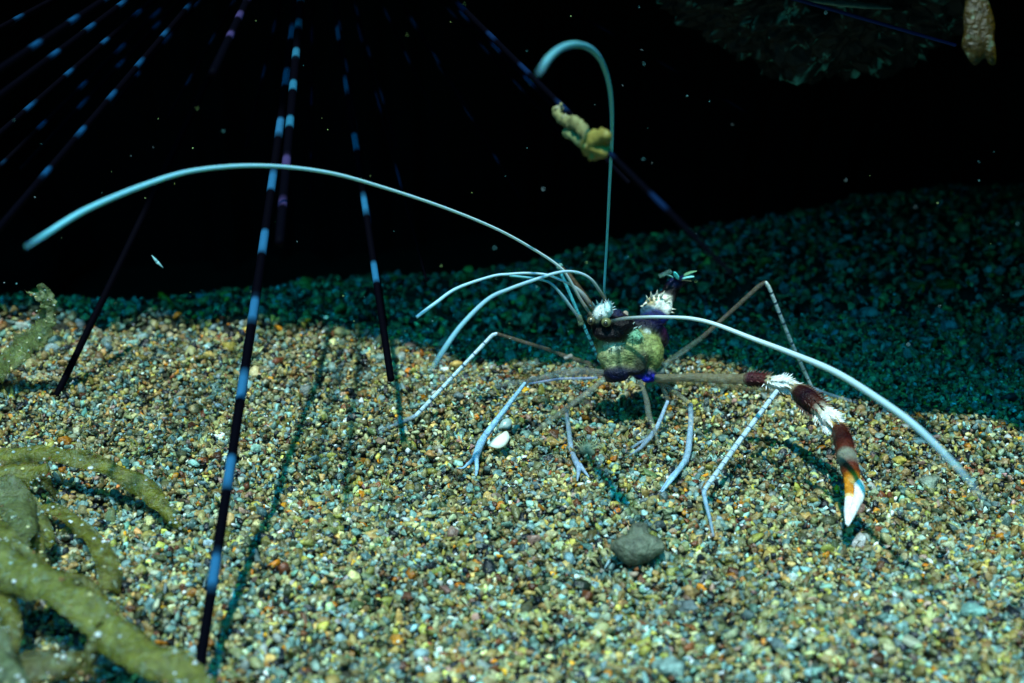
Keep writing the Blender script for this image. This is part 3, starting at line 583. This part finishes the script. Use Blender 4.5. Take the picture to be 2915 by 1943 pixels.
# ------------------------------------------------------------------ pebble, shell, litter
m = MB(); q = ground(1810, 1562, .30); k = 28/FPX*.98
bm = bmesh.new()
for dx, dy, rx, ry in [(0, 0, 66, 52), (-25, -6, 46, 40), (38, -8, 44, 38), (8, -48, 30, 26), (12, -66, 25, 22), (-5, 14, 52, 40)]:
    r = bmesh.ops.create_icosphere(bm, subdivisions=3, radius=1)
    for v in r['verts']: v.co = Vector((v.co.x*rx*k+q[0]+dx*k, v.co.y*(rx+ry)*.40*k+q[1]-dy*k*.5, v.co.z*ry*k*.85+q[2]-dy*k*.75))
me = bpy.data.meshes.new('t'); bm.to_mesh(me); bm.free(); o = bpy.data.objects.new('t', me); col.objects.link(o)
md = o.modifiers.new('r', 'REMESH'); md.mode = 'VOXEL'; md.voxel_size = .03; md = o.modifiers.new('s', 'SMOOTH'); md.iterations = 3
ev = o.evaluated_get(bpy.context.evaluated_depsgraph_get()); e = ev.to_mesh()
V = [Vector(v.co) for v in e.vertices]; F = [tuple(f.vertices) for f in e.polygons]; ev.to_mesh_clear(); bpy.data.objects.remove(o)
V = [v+Vector((noise.noise(v*5), noise.noise(v*5+Vector((9, 0, 0))), noise.noise(v*4)))*.03 for v in V]
m.add(V, F, (.13, .15, .10, 1)); o = m.build('pebble', M_stone, loc=tuple(q)); tag(o, 'large smooth grey-green pebble with a knob on top, lying below the shrimp', 'pebble')

def flake(name, px, py, pts, c, label, cat, up=.10, th=.03, M=M_shell, tilt=(0.5, .1, 0), q=None):
    q = ground(px, py, up) if q is None else q; k = (q[1]-CAM[1])/ray(px, py)[1]/FPX; rot = Matrix.Rotation(tilt[0], 3, 'X') @ Matrix.Rotation(tilt[1], 3, 'Y')
    m = MB(); V = []; F = []; P = spline([(*p, 0) for p in pts+[pts[0]]], 3)[:-1]; n = len(P)
    for s in (1, -1):
        for f in (1., .6):
            for p in P: V.append(np.array(q)+np.array(rot @ Vector((p[0]*k*f, -p[1]*k*f, s*th*.5+(1-f)*.09))))
        V.append(np.array(q)+np.array(rot @ Vector((0, 0, s*th*.5+.07))))
    B = 2*n+1
    for h in (0, 1):
        for i in range(n):
            j = (i+1) % n; a, b, c_, d = h*B+i, h*B+j, h*B+n+j, h*B+n+i
            F.append((a, b, c_, d) if h == 0 else (d, c_, b, a)); F.append((d, c_, h*B+2*n) if h == 0 else (h*B+2*n, c_, d))
    for i in range(n): j = (i+1) % n; F.append((i, B+i, B+j, j))
    m.add(V, F, (*c, 1)); o = m.build(name, M, loc=tuple(q)); return tag(o, label, cat)
flake('shell_fragment', 1420, 1256, [(-30, 16), (-15, -10), (2, -24), (22, -38), (30, -13), (18, 14), (-4, 26)], (.9, .95, .78), 'white shell fragment with pointed ends between the left legs of the shrimp', 'shell', tilt=(.45, 0, 0), up=.34)
flake('shell_fragment', 1437, 1212, [(-20, 8), (-6, -18), (18, -20), (14, 8)], (.35, .50, .48), 'grey-blue flat shell chip just above the white shell fragment', 'shell', tilt=(.9, .1, 0), up=.12)
flake('shell_fragment', 2640, 1370, [(-24, -8), (0, -16), (36, -14), (22, 12), (4, 32), (-14, 14)], (.26, .32, .24), 'flat grey-green shell chip right of the far end of the right antenna', 'shell', tilt=(.8, 0, 0), up=.14, M=M_stone)
def stone(px, py, rx, ry, c, label, cat='pebble', seed=1, up=.05, name='pebble'):
    q = ground(px, py, up); k = (q[1]-CAM[1])/ray(px, py)[1]/FPX; m = MB()
    m.blob(q, (rx*k, (rx+ry)*.5*k, ry*k), (*c, 1), seed=seed, amp=.55, sub=3); o = m.build(name, M_stone, loc=tuple(q)); return tag(o, label, cat)
stone(2470, 893, 28, 24, (.20, .36, .34), 'larger pale teal stone on the shaded bank behind the shrimp', seed=2)
stone(2690, 812, 30, 20, (.05, .12, .01), 'mossy green stone on the dark bank at the right', seed=3)
stone(2150, 745+300-50, 14, 10, (.3, .35, .25), 'small pale stone behind the right antenna on the bank', seed=9)
stone(2330, 852, 18, 14, (.20, .38, .38), 'pale stone on the shaded bank left of the larger teal stone', seed=5)
stone(2700, 925, 24, 14, (.18, .34, .36), 'flat pale stone on the bank below the mossy stone', seed=6)
stone(1888, 1582, 22, 22, (.42, .42, .30), 'cream lumpy stone touching the right side of the large pebble', seed=7)
stone(1870+90, 1560+170, 0+24, 20, (.13, .17, .17), 'dark grey round pebble below and right of the large pebble', seed=8)
stone(1155, 1700, 20, 15, (.12, .04, .015), 'dark rust-brown pebble near the bottom left of centre', seed=11)
stone(1130, 1820, 20, 15, (.60, .25, .02), 'orange pebble near the bottom edge left of centre', seed=12)
stone(2560, 1310, 17, 13, (.5, .38, .06), 'yellow pebble below the shaded bank, left of the grey-green chip', seed=13)
stone(1905, 1162, 11, 10, (.8, .30, .01), 'bright orange pebble between the middle legs of the shrimp', seed=14)
stone(1495, 1110, 11, 9, (.75, .42, .02), 'yellow-orange pebble under the left leg joint', seed=15)
stone(1905, 1900, 42, 24, (.24, .36, .32), 'pale blue-green pebble at the bottom edge, right of centre', seed=16)
stone(2770, 1740, 34, 22, (.20, .40, .34), 'pale turquoise pebble near the bottom right corner', seed=17)
# feathery tuft by the forked leg
tl = ground(1672, 1290, .05); m = MB()
for k in range(26):
    a = random.uniform(-.9, .9); L = random.uniform(.25, .5); b = random.uniform(-1, 1)
    P = [(tl[0]+math.sin(a)*L*t+.05*b*math.sin(4*t), tl[1]+b*.12*t, tl[2]+L*t*math.cos(a)*.9, .008) for t in np.linspace(0, 1, 8)]
    m.tube(P, lambda l, L: (.42, .48, .26, 1), n=5)
m.blob(tl+np.array([.02, .03, .08]), (.20, .15, .17), (.24, .28, .18, 1), amp=.5)
tag(m.build('weed_tuft', M_scrap), 'small feathery pale tuft beside the forked leg of the shrimp', 'weed tuft')

# ------------------------------------------------------------------ far rock, hanging weed
def far_rock():
    m = MB(); bm = bmesh.new(); bmesh.ops.create_icosphere(bm, subdivisions=7, radius=1)
    c = at_y(2360, -50, 9.0); V = []; K = []
    for v in bm.verts:
        p = v.co.copy(); n1 = noise.fractal(p*2.6+Vector((3, 1, 0)), .7, 2.0, 6); n2 = noise.noise(p*14); n3 = noise.noise(p*30)
        q = p*(1+.22*n1+.035*n2+.012*n3)+Vector((noise.noise(p*7), noise.noise(p*7+Vector((4, 4, 4))), noise.noise(p*7+Vector((8, 1, 3)))))*.05
        V.append((c[0]+q.x*4.2, c[1]+q.y*2.6, c[2]+q.z*3.0+.6))
        f = noise.noise(p*7+Vector((7, 7, 7))); g_ = noise.noise(p*26+Vector((1, 9, 3))); f2 = noise.noise(p*60)
        k = max(0, min(1, (f*.9+g_*.7+f2*.5-.42)*3.5)); K.append((.006+.16*k, .012+.62*k, .012+.58*k, 1))  # crust spots carry the teal of the ambient light in their colour
    m.add(V, [tuple(x.index for x in f.verts) for f in bm.faces], K); bm.free()
    o = m.build('rock', M_scrap, loc=tuple(c)); tag(o, 'dark encrusted rock hanging into the gloom at the top right', 'rock')
far_rock()
wo = [(-32, -110), (-30, -40), (-36, 0), (-42, 50), (-40, 90), (-46, 128), (-34, 150), (-22, 172), (-6, 184), (8, 172), (22, 164), (34, 178), (48, 182), (50, 150), (44, 110), (46, 70), (36, 30), (22, -10), (20, -60), (18, -110)]
flake('hanging_weed', 2785, 0, wo, (.055, .030, .001), 'dark amber blade of weed with a notched end hanging at the top right corner', 'weed', M=M_weed, tilt=(math.radians(72), .0, 0), q=at_y(2785, 0, -4.0), th=.08)
m = MB(); a = at_y(2250, -8, 5); b = at_y(2535, 22, 5)
m.tube([(*(a+(b-a)*t), .03+.17*math.sin(.25+2.6*t)) for t in np.linspace(0, 1, 14)], lambda l, L: (.22, .40, .38, 1), n=10, flat=.3, wob=.15)
tag(m.build('pale_blade', M_scrap), 'narrow pale blue-green blade of weed at the top edge above the dark rock', 'weed')

# ------------------------------------------------------------------ drifting specks
m = MB()
for k in range(130):
    px, py = random.uniform(0, 2915), random.uniform(0, 1000); D = random.uniform(22, 40)
    q = at_d(px, py, D)
    if q[2] < .4 or q[1] > edge(q[0])-SUN_DIR.y*q[2]-.3: continue
    r = random.uniform(.004, .010)*(2.0 if random.random() < .06 else 1)
    rot = Matrix.Rotation(random.uniform(0, 3), 3, 'X') @ Matrix.Rotation(random.uniform(0, 3), 3, 'Z')
    c = random.choice([(.3, .8, .8), (.7, .9, .9), (.7, .9, .3)])
    m.blob(q, (r, r*random.uniform(.8, 2.5), r), (*c, 1), amp=.5, seed=k, sub=1, rot=rot)
tag(m.build('drifting_specks', M_speck), 'tiny pale particles drifting in the dark water', 'particles', kind='stuff')
m = MB(); m.cone(at_y(447, 745, -3), at_y(431, 725, -3), .035, (.35, .7, .72, 1)); m.cone(at_y(447, 745, -3), at_y(465, 762, -3), .035, (.35, .7, .72, 1))
tag(m.build('drifting_sliver', M_speck), 'thin pale sliver drifting in the dark water at the left, above the gravel', 'debris')
